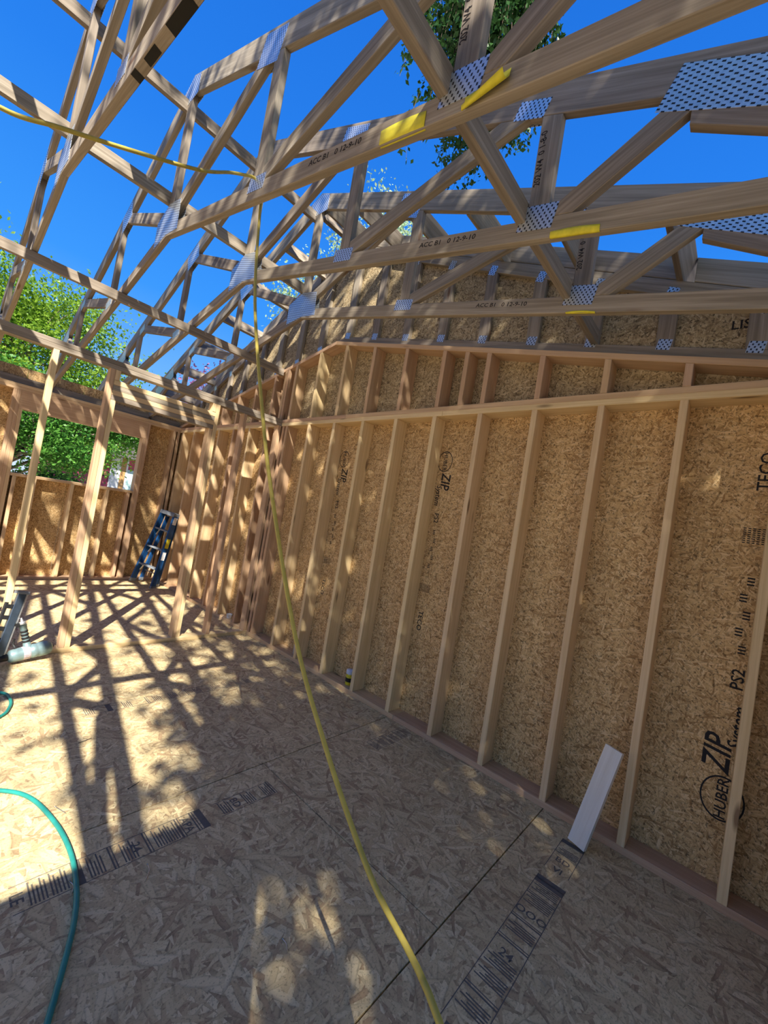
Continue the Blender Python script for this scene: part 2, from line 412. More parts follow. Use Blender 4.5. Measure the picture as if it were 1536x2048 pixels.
for y0, y1 in ((YN0, 3.1), (3.1, YF1)):
    bx('top_plate', (0, y0 + .0005, H1 + .038), (D6, y1 - .0005, H2), 'y', 'studred', wr)
# raked upper section
for s in (-1, 1):
    y_end = YN0 if s < 0 else YF1
    P = [(YR, rake(YR)), (YR, rake(YR) - .039), (y_end, rake(y_end) - .039), (y_end, rake(y_end))]
    if s < 0: pass
    slab_x('raked_plate', P, 0, D6, (1, BS * (1 if s < 0 else -1)), 'studred', wr)
for y in ys + [1.818, 4.215, 4.26]:
    top = lambda yy: rake(yy) - .0395
    if y < -.2 or y > 6.95 or top(y + .019) - H2 < .05: continue
    P = [(y - .019, H2 + .0005), (y + .019, H2 + .0005), (y + .019, top(y + .019)), (y - .019, top(y - .019))]
    if P[0][0] < YR < P[1][0]: P = P[:3] + [(YR, top(YR))] + P[3:]
    o = slab_x('pony_stud', P, 0, D6, (0, 1), 'studred' if y < 3.0 or y > 3.9 else 'stud', wr)
# sheathing panels
seams = [YN0, 0.0, 1.219, 2.438, 3.658, 4.877, 6.096, YF1]
wall_panel = []
for a, b in zip(seams, seams[1:]):
    P = [(a + .0003, -.30), (b - .0003, -.30), (b - .0003, 2.4445), (a + .0003, 2.4445)]
    wall_panel.append(slab_x('sheathing_panel', P, D6 + .0005, .012, (0, 1), 'osb', wr, .001))
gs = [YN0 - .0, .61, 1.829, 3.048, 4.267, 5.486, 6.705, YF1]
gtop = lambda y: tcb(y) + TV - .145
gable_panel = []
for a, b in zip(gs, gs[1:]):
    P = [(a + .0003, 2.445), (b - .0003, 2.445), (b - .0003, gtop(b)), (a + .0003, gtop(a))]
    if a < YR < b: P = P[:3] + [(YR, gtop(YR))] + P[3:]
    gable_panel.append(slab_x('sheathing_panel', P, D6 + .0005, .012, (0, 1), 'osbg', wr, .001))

# ------------------------------------------------------------------ far wall with the window opening
wf = thing('wall_far', 'far framed wall with a wide unglazed window opening', 'wall', kind='structure')
WX0, WX1, WZ0, WZ1 = -1.905, -.52, 1.356, 2.165
def studf(x, z0=.038, z1=H1, mat='stud', name='stud'): return bx(name, (x - .019, YF0, z0), (x + .019, YF1, z1), 'z', mat, wf)
for x in (-.025, -.085): studf(x, mat='studred')
for x in (WX1 + .019, WX1 + .0575): studf(x, .038, WZ1 - .001 if x < WX1 + .03 else H1, 'studred', 'trimmer_stud' if x < WX1 + .03 else 'stud')
for x in (WX0 - .019, WX0 - .0575, WX0 - .096): studf(x, .038, WZ1 - .001 if x > WX0 - .03 else H1, 'stud' if x > WX0 - .03 else 'studred')
for x in (-.84, -1.258, -1.66): studf(x, .038, WZ0 - .0395, 'stud', 'cripple_stud')
for x in (-.575, -1.86): studf(x, .038, WZ0 - .0395, 'studred', 'cripple_stud')
for x in (-2.42, -2.83, -3.24, -3.64, -4.05, -4.46, -4.86, -5.27, -5.68): studf(x)
bx('window_sill_plate', (WX0 + .001, YF0, WZ0 - .038), (WX1 - .001, YF1, WZ0), 'x', 'studred', wf)
for k in range(3):
    yy = YF0 + k * .047; bx('window_header', (WX0 - .038, yy, WZ1), (WX1 + .038, yy + .046, H1 - .001), 'x', 'studred', wf)
for x0, x1 in ((XL, -3.0), (-3.0, 0)):
    bx('bottom_plate', (x0 + .001, YF0, 0), (x1 - .001, YF1, .038), 'x', 'studred', wf)
    bx('top_plate', (x0 + .001, YF0, H1), (x1 - .001, YF1, H1 + .0375), 'x', 'studred', wf)
bx('top_plate', (XL, YF0, H1 + .038), (-.001, YF1, H2), 'x', 'stud', wf)
tx = [-.465 - .6096 * k for k in range(9)]
edges = [0.0] + tx
for k in range(len(edges) - 1):
    a = edges[k + 1] + .038 + .001; b = edges[k] - (.001 if k else .002)
    bx('heel_block', (a, YF1 - .040, H2 + .0005), (b, YF1 - .002, H2 + .095), 'x', 'truss', wf)
def panel_y(parent, x0, x1, z0, z1, y, mat='osb'):
    return prism('sheathing_panel', [(-(x1 - x0) / 2 + .0015, -(z1 - z0) / 2), ((x1 - x0) / 2 - .0015, -(z1 - z0) / 2), ((x1 - x0) / 2 - .0015, (z1 - z0) / 2), (-(x1 - x0) / 2 + .0015, (z1 - z0) / 2)], .012, ((x0 + x1) / 2, y, (z0 + z1) / 2), (1, 0, 0), (0, 0, 1), mat, parent, .001)
ZFT = 2.70
for x0, x1, z0, z1 in ((WX1, .15, -.3, ZFT), (-1.30, WX1, -.3, WZ0 - .002), (WX0, -1.30, -.3, WZ0 - .002), (-1.30, WX1, WZ1 + .002, ZFT), (WX0, -1.30, WZ1 + .002, ZFT), (-3.10, WX0, -.3, ZFT), (-4.32, -3.10, -.3, ZFT), (-5.54, -4.32, -.3, ZFT), (XL, -5.54, -.3, ZFT)):
    panel_y(wf, x0, x1, z0, z1, YF1 + .0066)

# ------------------------------------------------------------------ near wall (behind the camera) and left wall
wn = thing('wall_near', 'framed wall behind the viewpoint', 'wall', kind='structure')
DX0, DX1, DZ = -2.80, -.85, 2.10          # wide doorway behind the viewpoint
for k in range(15):
    x = -.06 - k * SP
    if DX0 - .06 < x < DX1 + .06: bx('cripple_stud', (x - .019, YN0, DZ + .19), (x + .019, YN1, H1), 'z', 'stud', wn)
    else: bx('stud', (x - .019, YN0, .038), (x + .019, YN1, H1), 'z', 'stud', wn)
for x, z1 in ((DX0 - .019, DZ), (DX1 + .019, DZ), (DX0 - .058, H1), (DX1 + .058, H1)): bx('stud', (x - .019, YN0, .038), (x + .019, YN1, z1), 'z', 'stud', wn)
bx('door_header', (DX0 - .038, YN0, DZ + .001), (DX1 + .038, YN1, DZ + .189), 'x', 'truss', wn)
bx('bottom_plate', (XL, YN0, 0), (DX0, YN1, .038), 'x', 'studred', wn); bx('bottom_plate', (DX1, YN0, 0), (-.001, YN1, .038), 'x', 'studred', wn)
bx('top_plate', (XL, YN0, H1), (-.001, YN1, H1 + .0375), 'x', 'stud', wn); bx('top_plate', (XL, YN0, H1 + .038), (-.001, YN1, H2), 'x', 'stud', wn)
for a, b, z0 in ((DX1, .14, -.3), (-2.30, DX1, DZ), (DX0, -2.30, DZ), (-4.57, DX0, -.3), (-5.79, -4.57, -.3), (XL, -5.79, -.3)): panel_y(wn, a, b, z0, 2.53, YN0 - .0066)
wl = thing('wall_left', 'unseen open stud wall closing the left end, sheathing left off to let light in', 'wall', kind='structure')  # unseen end wall, sheathing omitted so outside light fills the room
for k in range(18): bx('stud', (XL - .14, -.2 + k * SP - .019, .038), (XL - .001, -.2 + k * SP + .019, H1), 'z', 'stud', wl)
bx('bottom_plate', (XL - .14, YN0, 0), (XL - .001, YF1, .038), 'y', 'studred', wl)
bx('top_plate', (XL - .14, YN0, H1), (XL - .001, YF1, H2), 'y', 'stud', wl)

# ------------------------------------------------------------------ partition with the doorway
wp = thing('wall_partition', 'open stud partition with a doorway between two rooms', 'wall', kind='structure')
YP0, YP1 = 4.166, 4.255; XPL = -4.1
def studp(x, z0=.038, z1=H1, mat='stud', name='stud'): return bx(name, (x - .019, YP0, z0), (x + .019, YP1, z1), 'z', mat, wp)
studp(-.02, mat='studred'); studp(-.45, mat='studred'); studp(-.751); studp(-.790, .038, 2.139, 'studred', 'trimmer_stud')
studp(-1.680, mat='studred'); studp(-1.641, .038, 2.139, 'stud', 'trimmer_stud'); studp(-1.641, 2.311, H1, 'stud', 'cripple_stud'); studp(-.790, 2.311, H1, 'stud', 'cripple_stud')
for x in (-2.06, -2.46, -2.87, -3.28, -3.68, -4.07): studp(x)
for k in range(4): bx('door_header', (-1.660, YP0 + .002, 2.140 + k * .0427), (-.771, YP1 - .002, 2.140 + k * .0427 + .0415), 'x', 'stud' if k % 2 else 'truss', wp)
bx('bottom_plate', (XPL, YP0, 0), (-.001, YP1, .038), 'x', 'stud', wp)
bx('top_plate', (XPL, YP0, H1), (-.001, YP1, H1 + .0375), 'x', 'truss', wp)
bx('top_plate', (XPL, YP0, H1 + .038), (-.001, YP1, H2), 'x', 'truss', wp)

# ------------------------------------------------------------------ roof trusses
def connector(parent, xf, cy, cz, length, height, slope, mat='plate', back=True, tk=.0014, xb=None):
    l = math.hypot(1, slope); d = (1 / l, slope / l)
    uv = [(-length / 2, -height / 2), (length / 2, -height / 2), (length / 2, height / 2), (-length / 2, height / 2)]
    prism('connector_plate', uv, tk, (xf - tk / 2 - .0002, cy, cz), (0, -d[0], -d[1]), (0, -d[1], d[0]), mat, parent, .0003)
    if back: prism('connector_plate', uv, tk, (xf + T2 + tk / 2 + .0002, cy, cz), (0, d[0], d[1]), (0, -d[1], d[0]), mat, parent, .0003)

def build_truss(idx, xf, label):
    root = thing('roof_truss', label, 'roof truss', 'scissor roof trusses')
    chords = {}
    for s in (-1, 1):                    # -1 near half, +1 far half
        my = lambda y: y if s < 0 else 2 * YR - y
        mp = lambda P: [(my(p[0]), p[1]) for p in P]
        md = lambda d: (d[0], d[1]) if s < 0 else (d[0], -d[1])
        ye = YN0 - .02
        bc = slab_x('bottom_chord', mp([(ye, bcb(ye)), (YR - .0005, bcb(YR)), (YR - .0005, bcb(YR) + BV), (ye, bcb(ye) + BV)]), xf, T2, md((1, BS)), 'truss', root)
        yt = -.95
        tcd = slab_x('top_chord', mp([(yt, tcb(yt)), (YR - .0005, tcb(YR)), (YR - .0005, tcb(YR) + TV), (yt, tcb(yt) + TV)]), xf, T2, md((1, TS)), 'truss', root)
        if s < 0: chords['bc'], chords['tc'] = bc, tcd
        kBC = lambda P: clip(P, BS, -1, -(ZK + BV + .001 - BS * YR))      # above bottom chord: z >= ZK+BV-BS*(YR-y)
        kTC = lambda P: clip(P, -TS, 1, ZT - .001 - TS * YR)               # below top chord
        def web(p, q, w=D4, yl=None, yh=None):
            P = bar_poly(p, q, w); P = kTC(kBC(P))
            if yl is not None: P = clip(P, -1, 0, -yl)
            if yh is not None: P = clip(P, 1, 0, yh)
            return slab_x('web', mp(P), xf, T2, md((q[0] - p[0], q[1] - p[1])), 'truss', root)
        web((3.45, 3.405), (2.20, 3.905), yl=2.178, yh=YR - .046)
        web((2.13, 3.0), (2.13, 3.9))
        web((2.06, 3.125), (.97, 3.385), yl=.918, yh=2.083)
        wv = web((.87, 2.8), (.87, 3.4))
        web((.80, 2.815), (.42, 3.045), yl=.372, yh=.823)
        P = clip(kTC(kBC(bar_poly((.33, 3.000), (-.40, 2.560), D4))), 1, 0, .371)
        slab_x('web', mp(clip(P, -1, 0, .45)), xf, T2, md((.73, .44)), 'truss', root)
        # plates
        def pl(y, z, L, H, sl, mat='plate'): connector(root, xf, my(y), z, L, H, sl if s < 0 else -sl, mat)
        pl(.868, bcb(.868) + .095, .155, .105, BS); pl(2.13, bcb(2.13) + .085, .165, .078, BS)
        pl(.97, tcb(.97) + .035, .155, .080, TS); pl(2.23, tcb(2.23) + .035, .25, .175, TS)
        pl(.17, tcb(.17) + .005, .62, .155, .50, 'bigplate')
        pl(-.36, bcb(-.36) + .09, .30, .13, .3, 'bigplate')
        if s < 0: chords['wv'] = wv
    P = [(YR - .0445, bcb(YR - .0445) + BV + .001), (YR, bcb(YR) + BV + .001), (YR + .0445, bcb(YR + .0445) + BV + .001), (YR + .0445, tcb(YR + .0445) - .001), (YR, tcb(YR) - .001), (YR - .0445, tcb(YR - .0445) - .001)]
    slab_x('king_post', P, xf, T2, (0, 1), 'truss', root)
    # kink plate at the middle of the bottom chord and ridge plate
    for sd in (0, 1):
        x0 = xf - .0016 if sd == 0 else xf + T2 + .0002
        K = [(YR - .215, 3.262), (YR - .0, 3.292), (YR + .23, 3.262), (YR + .235, 3.46), (YR + .03, 3.535), (YR - .19, 3.49)]
        slab_x('connector_plate', K, x0, .0014, (1, -.6), 'plate', root, .0003)
        K = [(YR - .13, 4.30), (YR + .13, 4.30), (YR + .13, 4.45), (YR, 4.50), (YR - .13, 4.45)]
        slab_x('connector_plate', K, x0, .0014, (1, 0), 'plate', root, .0003)
    if idx < 4:
        yv = 1.66 if idx == 2 else 1.50
        l = math.hypot(1, BS); X = (0, -1 / l, -BS / l); Y = (0, -BS / l, 1 / l)
        text('printed_text', 'ACC B1   0 12-9-10', .034, (xf - .0007, yv, bcb(yv) + .058), X, Y, 'ink', chords['bc'], 'LEFT', 1.25)
        text('printed_text', '202 W4  0 1-8-0', .038, (xf - .0007, .893, 2.985), (0, 0, 1), (0, 1, 0), 'ink', chords['wv'], 'LEFT', .95)
    return root
ordn = ['nearest the sheathed gable wall', 'second out from the sheathed gable wall, between its neighbours', 'third out from the gable wall, with two yellow paper tags', 'fourth out from the gable wall, seen almost edge-on at upper left',
        'fifth out from the gable wall, beyond the left edge', 'sixth out from the gable wall, beyond the left edge', 'seventh out from the gable wall, beyond the left edge', 'eighth out from the gable wall, beyond the left edge', 'ninth out from the gable wall, beyond the left edge']
trusses = [build_truss(k, x, 'grey-brown scissor roof truss ' + ordn[k]) for k, x in enumerate(tx)]

# yellow paper tags, curled round the lower edge of the bottom chords
def paper_tag(k, y0, wid, drop, curl, label, z_off=0.0, mode=0):
    xf = tx[k]; vs, fs = [], []; n = 7; mnum = 5
    zb = bcb(y0)
    for j in range(mnum):
        for i in range(n):
            u = i / (n - 1); v = j / (mnum - 1)
            y = y0 - wid * u; z0 = bcb(y)
            if mode == 0:      # wraps: on the face, round the edge and under the chord
                d = v * (drop + .012)
                if d < drop: x, z = xf - .0018, z0 + drop - d
                else: x, z = xf - .0018 + (d - drop), z0 - .0016
                z += .006 * math.sin(u * 3.1) * (1 - v)
            else:              # stapled along its upper edge, the free end scooping out and curling
                a = v * 2.5; x = xf - .0022 - .024 * (1 - math.cos(a)) * (.35 + .65 * u); z = z0 + drop - .042 * math.sin(a) - .014 * v + .03 * u
            vs.append((x, y, z))
    for j in range(mnum - 1):
        for i in range(n - 1):
            a = j * n + i; fs.append((a, a + 1, a + n + 1, a + n))
    o = raw('paper_tag', vs, fs, 'tag', None, True)
    md = o.modifiers.new('thickness', 'SOLIDIFY'); md.thickness = .0006
    return tag(o, label, 'paper tag', 'yellow paper tags on the trusses')
paper_tag(2, 1.21, .21, .055, 0, 'yellow paper tag wrapped round the bottom edge of the third truss chord')
paper_tag(2, .845, .145, .038, 1.35, 'curled yellow paper tag hanging beside a metal plate on the third truss', .0, 1)
paper_tag(1, .80, .19, .022, 0, 'yellow paper tag folded under the second truss chord')
paper_tag(0, .93, .15, .004, 0, 'yellow paper tag folded under the chord nearest the gable wall')
# black spray-paint marks under the fourth truss
for (ya, yb, wf_) in ((1.97, 1.90, 1.0), (1.83, 1.70, .75), (1.60, 1.40, 1.0)):
    P = [(-wf_ * .018, -.0), (wf_ * .018, .012), (wf_ * .018, ya - yb), (-wf_ * .018, ya - yb - .014)]
    l = math.hypot(1, BS)
    prism('paint_mark', [(p[1], p[0]) for p in P], .0006, (tx[3] + .019, yb, bcb(yb) - .0006), (0, 1 / l, BS / l), (1, 0, 0), 'paint', trusses[3], .0001)

# ------------------------------------------------------------------ gable truss on the raked plate
gt = thing('gable_truss', 'gable end truss with vertical studs standing on the raked wall plate', 'roof truss')
XG = .099
for s in (-1, 1):
    my = lambda y: y if s < 0 else 2 * YR - y
    sg = 1 if s < 0 else -1
    z0 = lambda y: rake(y) + .001
    slab_x('bottom_chord', [(my(YN0), z0(YN0)), (my(YR - .0005), z0(YR)), (my(YR - .0005), z0(YR) + BV), (my(YN0), z0(YN0) + BV)], XG, T2, (1, BS * sg), 'truss', gt)
    gtb = lambda y: tcb(y) + TV - .1525 - .097
    slab_x('top_chord', [(my(-.9), gtb(-.9)), (my(YR - .0005), gtb(YR)), (my(YR - .0005), gtb(YR) + .097), (my(-.9), gtb(-.9) + .097)], XG, T2, (1, TS * sg), 'truss', gt)
    for k in range(10):
        y = YR - .045 - .405 * k if s < 0 else YR - .40 - .405 * k
        P = [(y - .0445, rake(y - .0445) + BV + .002), (y + .0445, rake(y + .0445) + BV + .002), (y + .0445, gtb(y + .0445) - .001), (y - .0445, gtb(y - .0445) - .001)]
        if y < YN0 + .1 or P[3][1] - P[0][1] < .06: continue
        slab_x('web', [(my(p[0]), p[1]) for p in P], XG, T2, (0, 1), 'truss', gt)
        connector(gt, XG, my(y), rake(y) + BV + .012, .070, .062, BS * sg, 'plate', False)
        connector(gt, XG, my(y), gtb(y) + .012, .060, .075, TS * sg, 'plate', False)

# ------------------------------------------------------------------ gable overhang: lookouts, blocks, fly rafter
ov = thing('gable_overhang', 'outlooker framing running from the first truss over the gable wall', 'roof framing')
lys = [-.75, -.14, .47, 1.06, 1.65, 2.25, 2.85, 3.33]
for s in (-1, 1):
    my = lambda y: y if s < 0 else 2 * YR - y
    sg = 1 if s < 0 else -1
    a = math.atan(TS) * sg; Yv = (0, math.cos(a), math.sin(a)); Zv = (0, -math.sin(a), math.cos(a))
    top = lambda y: tcb(y) + TV
    for y in lys:
        cz = top(y) - .0705 * math.cos(a) - .004; cy = my(y) + .070 * math.sin(a)
        x0, x1 = tx[0] + T2 + .001, .549
        prism('lookout', [(-(x1 - x0) / 2, -.019), ((x1 - x0) / 2, -.019), ((x1 - x0) / 2, .019), (-(x1 - x0) / 2, .019)], .138, ((x0 + x1) / 2, cy, cz), (1, 0, 0), Yv, 'truss', ov)
    for y0, y1 in zip(lys, lys[1:]):
        ya, yb = y0 + .045, y1 - .045
        if s > 0 and False: pass
        sh = .07 * math.sin(math.atan(TS))
        P = [(my(ya + sh), top(ya + sh) - .149), (my(yb + sh), top(yb + sh) - .149), (my(yb + sh), top(yb + sh) - .008), (my(ya + sh), top(ya + sh) - .008)]
        slab_x('lookout_block', P, XG, T2, (1, TS * sg), 'truss', ov)
    slab_x('fly_rafter', [(my(-.95), tcb(-.95)), (my(YR - .0005), tcb(YR)), (my(YR - .0005), tcb(YR) + TV), (my(-.95), tcb(-.95) + TV)], .55, T2, (1, TS * sg), 'truss', ov)

# ------------------------------------------------------------------ lateral braces across the trusses
def brace(a, b, label):
    return tag(bx('lateral_brace', a, b, 'x', 'truss'), label, 'brace', 'lateral braces across the trusses')
brace((-5.6, YR + .046, 4.262), (tx[0] + T2 + .02, YR + .084, 4.352), 'board running along the ridge beside the king posts')
brace((-5.6, YR + .046, 3.545), (tx[0] + T2 + .02, YR + .084, 3.634), 'long board crossing the king posts halfway up, below the ridge board')
brace((-5.6, .918, 2.838), (XG - .002, .956, 2.927), 'board on edge crossing the trusses beside the short marked posts')
tag(bx('lateral_brace', (-5.6, 4.31, 3.008), (-.001, 4.348, 3.088), 'x', 'truss'), 'flat board under the truss chords above the partition, ending at the wall', 'brace')

# ------------------------------------------------------------------ wall and floor print
def seg_ring(name, y, z, r, parent):
    vs, fs = [], []; n = 28
    for i in range(n):
        th = 2 * math.pi * i / n
        for rr in (r, r * .92): vs.append((D6 - .0004, y + rr * math.cos(th), z + rr * math.sin(th) * 1.25))
    for i in range(n):
        j = (i + 1) % n; fs.append((2 * i, 2 * j, 2 * j + 1, 2 * i + 1))
    return raw(name, vs, fs, 'ink', parent)
def wall_print(panel, y, z, up, size=1.0):
    d = 1 if up else -1; X = (0, 0, d); Y = (0, d, 0); x = D6 - .0004
    q = lambda dz, dy: (x, y + d * dy * size, z + d * dz * size)
    seg_ring('printed_logo', y, z, .085 * size, panel)
    text('printed_text', 'HUBER', .062 * size, q(0, 0), X, Y, 'ink', panel, 'CENTER')
    text('printed_text', 'ZIP', .15 * size, q(.115, .035), X, Y, 'ink', panel, 'LEFT', .8, .2)
    text('printed_text', 'System', .085 * size, q(.245, -.025), X, Y, 'ink', panel, 'LEFT', .85, .2)
    text('printed_text', 'PS2', .07 * size, q(.58, 0), X, Y, 'ink', panel, 'CENTER')
    for k in range(5): text('printed_text', 'III', .04 * size, q(.70 + k * .085, .02 * (k % 2)), X, Y, 'ink', panel, 'LEFT', 1.6)
    for k in range(7): text('printed_text', 'IIIIIIII', .016 * size, q(1.25, .05 - k * .018), X, Y, 'ink', panel, 'LEFT', 2.6)
    text('printed_text', 'TECO', .075 * size, q(1.62, 0), X, Y, 'ink', panel, 'CENTER')
wall_print(wall_panel[1], .045, .43, True, 1.0)
wall_print(wall_panel[2], 1.955, 2.06, False, .8)
wall_print(wall_panel[3], 3.165, 2.06, False, .8)
text('printed_text', 'PS2', .07, (D6 - .0004, 1.36, 2.84), (0, -1, 0), (0, 0, 1), 'ink', gable_panel[1], 'CENTER')
text('printed_text', 'LISA', .07, (D6 - .0004, .20, 2.84), (0, -1, 0), (0, 0, 1), 'ink', gable_panel[0], 'CENTER')

def frect(name, x0, x1, y0, y1, parent, mat='inkf'):
    return bx(name, (x0, y0, .0001), (x1, y1, .0004), 'x', mat, parent, .00005)
def floor_band(x0, x1, yc, hw, blocks, parent, frame=True):
    Xt, Yt = (0, -1, 0), (1, 0, 0)
    if frame:
        frect('print_line', x0, x1, yc + hw - .003, yc + hw, parent); frect('print_line', x0, x1, yc - hw, yc - hw + .003, parent)
    for pos, kind in blocks:
        x = x0 + (x1 - x0) * pos
        if kind == '|': frect('print_line', x, x + .006, yc - hw, yc + hw, parent); frect('print_line', x + .012, x + .016, yc - hw, yc + hw, parent)
        elif kind == '#':
            for k in range(5): frect('print_line', x + k * .011, x + k * .011 + .005, yc - hw * .85, yc + hw * (.85 - .25 * (k % 3)), parent)
        elif kind == '[': frect('print_line', x, x + .030, yc - hw, yc + hw, parent)
        else: text('printed_text', kind, .052, (x, yc, .0006), Xt, Yt, 'inkf', parent, 'CENTER')
r2 = 2; pA = floor_panel[(2, 1)]; pB = floor_panel[(2, 0)]; pC = floor_panel[(1, 0)] if (1, 0) in floor_panel else pB; pD = floor_panel[(4, 1)]
pC = floor_panel[(1, 0)]
floor_band(-2.215, -1.545, 1.815, .064, [(.02, 'LE'), (.07, '#'), (.16, '#'), (.26, '['), (.33, '#'), (.44, '|'), (.50, '#'), (.575, '24'), (.63, '|'), (.68, '#'), (.76, '#'), (.83, '|'), (.885, 'APA'), (.93, '|'), (.965, '[')], pA)
floor_band(-1.475, -1.17, 1.822, .050, [(.05, '#'), (.30, 'BD'), (.45, '#'), (.80, '#'), (.95, '|')], pA)
floor_band(-.405, -.03, 1.80, .055, [(.0, '#'), (.2, '#'), (.4, '|'), (.5, '#'), (.7, '#'), (.88, '#')], pB)
floor_band(-1.40, -.495, .580, .062, [(.06, 'PRP'), (.16, '#'), (.24, '|'), (.30, '#'), (.38, '#'), (.46, '24'), (.52, '|'), (.58, '#'), (.66, '|'), (.72, 'OOO'), (.78, '#'), (.84, '|'), (.88, '#'), (.94, '['), (.965, '[')], pC)
floor_band(-.42, -.16, .585, .055, [(.05, 'VI'), (.35, 'BD'), (.55, '#'), (.92, '[')], pC)
pD0 = floor_panel.get((3, 0)); 
floor_band(-1.77, -.58, 3.06, .050, [(.02, '#'), (.12, '['), (.2, '#'), (.32, '|'), (.36, '#'), (.45, '#'), (.55, '|'), (.6, '#'), (.72, '#'), (.8, '#'), (.88, '#'), (.95, '#')], pD0)

# ------------------------------------------------------------------ yellow air hose, thrown over the third truss
pts = [(-3.35, 2.30, 2.98), (-3.05, 2.05, 2.75), (-2.80, 1.94, 2.57), (-2.593, 1.919, 2.547), (-2.454, 1.911, 2.599), (-2.26, 1.914, 2.684), (-1.996, 1.987, 2.850), (-1.833, 2.097, 3.019), (-1.750, 2.140, 3.092),
       (-1.700, 2.150, 3.124), (-1.660, 2.155, 3.122), (-1.632, 2.150, 3.075), (-1.634, 2.140, 2.966), (-1.695, 1.903, 2.41), (-1.745, 1.569, 1.826), (-1.748, 1.393, 1.499), (-1.725, 1.162, 1.067), (-1.722, .943, .807), (-1.753, .686, .622), (-1.843, .413, .586), (-1.99, .15, .45), (-2.2, .02, .18), (-2.5, -.05, .0085), (-3.1, -.05, .0085)]
tag(tube('air_hose', catmull(pts, 7), .0072, 'yhose', None, 10), 'yellow air hose draped over a truss and hanging down to the foreground', 'hose')
# green hoses
pts = [(-3.2, 2.75, .009), (-2.6, 2.72, .009), (-2.35, 2.57, .009), (-2.187, 2.462, .009), (-2.098, 2.341, .009), (-2.045, 2.12, .009), (-2.03, 1.918, .009), (-2.046, 1.74, .009), (-2.079, 1.605, .009), (-2.131, 1.473, .009), (-2.186, 1.347, .009), (-2.30, 1.1, .009), (-2.5, .85, .009), (-2.9, .7, .009)]
tag(tube('air_hose', catmull(pts, 7), .0088, 'ghose', None, 10), 'green air hose curving across the subfloor in the left foreground', 'hose')
pts = [(-2.75, 3.75, .009), (-2.35, 3.66, .009), (-2.16, 3.59, .009), (-2.098, 3.529, .009), (-2.068, 3.473, .009), (-2.063, 3.378, .009), (-2.078, 3.291, .009), (-2.126, 3.193, .009), (-2.3, 3.06, .009), (-2.7, 2.98, .009)]
tag(tube('air_hose', catmull(pts, 7), .0088, 'ghose', None, 10), 'loop of green air hose at the left edge in front of the nail gun', 'hose')

# ------------------------------------------------------------------ offcut board leaning on the wall
cb_ = Vector((-.158, .571, .004)); ct_ = Vector((-.026, .486, .497))
Yd = (ct_ - cb_); Lb = Yd.length; Yd.normalize(); X = Vector((-.135, -.99, 0)); X = (X - Yd * X.dot(Yd)).normalized(); wb = .086
ob = prism('offcut_board', [(-Lb / 2, -wb / 2), (Lb / 2, -wb / 2), (Lb / 2, wb / 2), (-Lb / 2, wb / 2)], .034, (cb_ + ct_) / 2 + Vector((0, 0, .010)), Yd, -X, 'board', None, .001)
tag(ob, 'short pale board leaning against the bottom of a wall stud', 'board')

# ------------------------------------------------------------------ jars on the bottom plate
j = thing('glue_jar', 'small jar with pale blue lid and yellow label on the wall plate', 'jar', loc=(.075, 2.545, .038))
lathe('body', [(.030, 0), (.033, .004), (.033, .085), (.030, .092)], 'ylabel', j, (.075, 2.545, .0385))
lathe('label_band', [(.0335, .028), (.0337, .029), (.0337, .062), (.0335, .063)], 'black', j, (.075, 2.545, .0385))
lathe('lid', [(.032, .0925), (.036, .095), (.036, .122), (.033, .128), (.010, .130)], 'lid', j, (.075, 2.545, .0385))
j = thing('drink_bottle', 'cloudy plastic bottle with bluish cap half hidden behind a stud', 'bottle', loc=(.09, 3.345, .038))
lathe('body', [(.028, 0), (.032, .006), (.032, .075), (.026, .098), (.017, .112)], 'bottle', j, (.09, 3.345, .0385))
lathe('cap', [(.021, .1125), (.022, .114), (.022, .150), (.018, .155), (.005, .156)], 'lid', j, (.09, 3.345, .0385))
j = thing('crumpled_cup', 'small white plastic cup on the wall plate beyond the partition', 'cup', loc=(.05, 4.66, .038))
lathe('body', [(.026, 0), (.028, .003), (.034, .050), (.0345, .052), (.032, .052), (.027, .010)], 'wlabel', j, (.05, 4.66, .0385))

# ------------------------------------------------------------------ nails on the floor
nl = [((-2.026, 2.233), (-1.999, 2.165), 0, 'steel', 'bright straight nail by the curve of the green hose'), ((-1.822, 1.702), (-1.854, 1.629), .012, 'steel', 'bent nail below the printed band on the subfloor'),
      ((-2.055, 1.785), (-2.061, 1.728), .008, 'steel', 'bent nail lying beside the green hose'), ((-1.576, 1.133), (-1.587, 1.089), .006, 'steel', 'small bent nail in the open foreground floor'),
      ((-1.843, 2.712), (-1.778, 2.731), .004, 'rust', 'dark nail in the middle of the floor near the big sun patch'), ((-1.75, 2.19), (-1.69, 2.215), .003, 'rust', 'dark nail left of the floor seam')]
for a, b, cv, mt, lb in nl:
    mx_, my_ = (a[0] + b[0]) / 2 + cv, (a[1] + b[1]) / 2 + cv * .4
    P = catmull([(a[0], a[1], .0032), (mx_, my_, .0032), (b[0], b[1], .0032)], 4)
    d = np.array(P[0]) - np.array(P[1]); d /= np.linalg.norm(d)
    P = [P[0] + d * .0015, P[0]] + P
    tag(tube('nail', P, [.0030, .0030, .0016] + [.0016] * (len(P) - 4) + [.0005], mt, None, 6), lb, 'nail', 'loose nails on the floor')

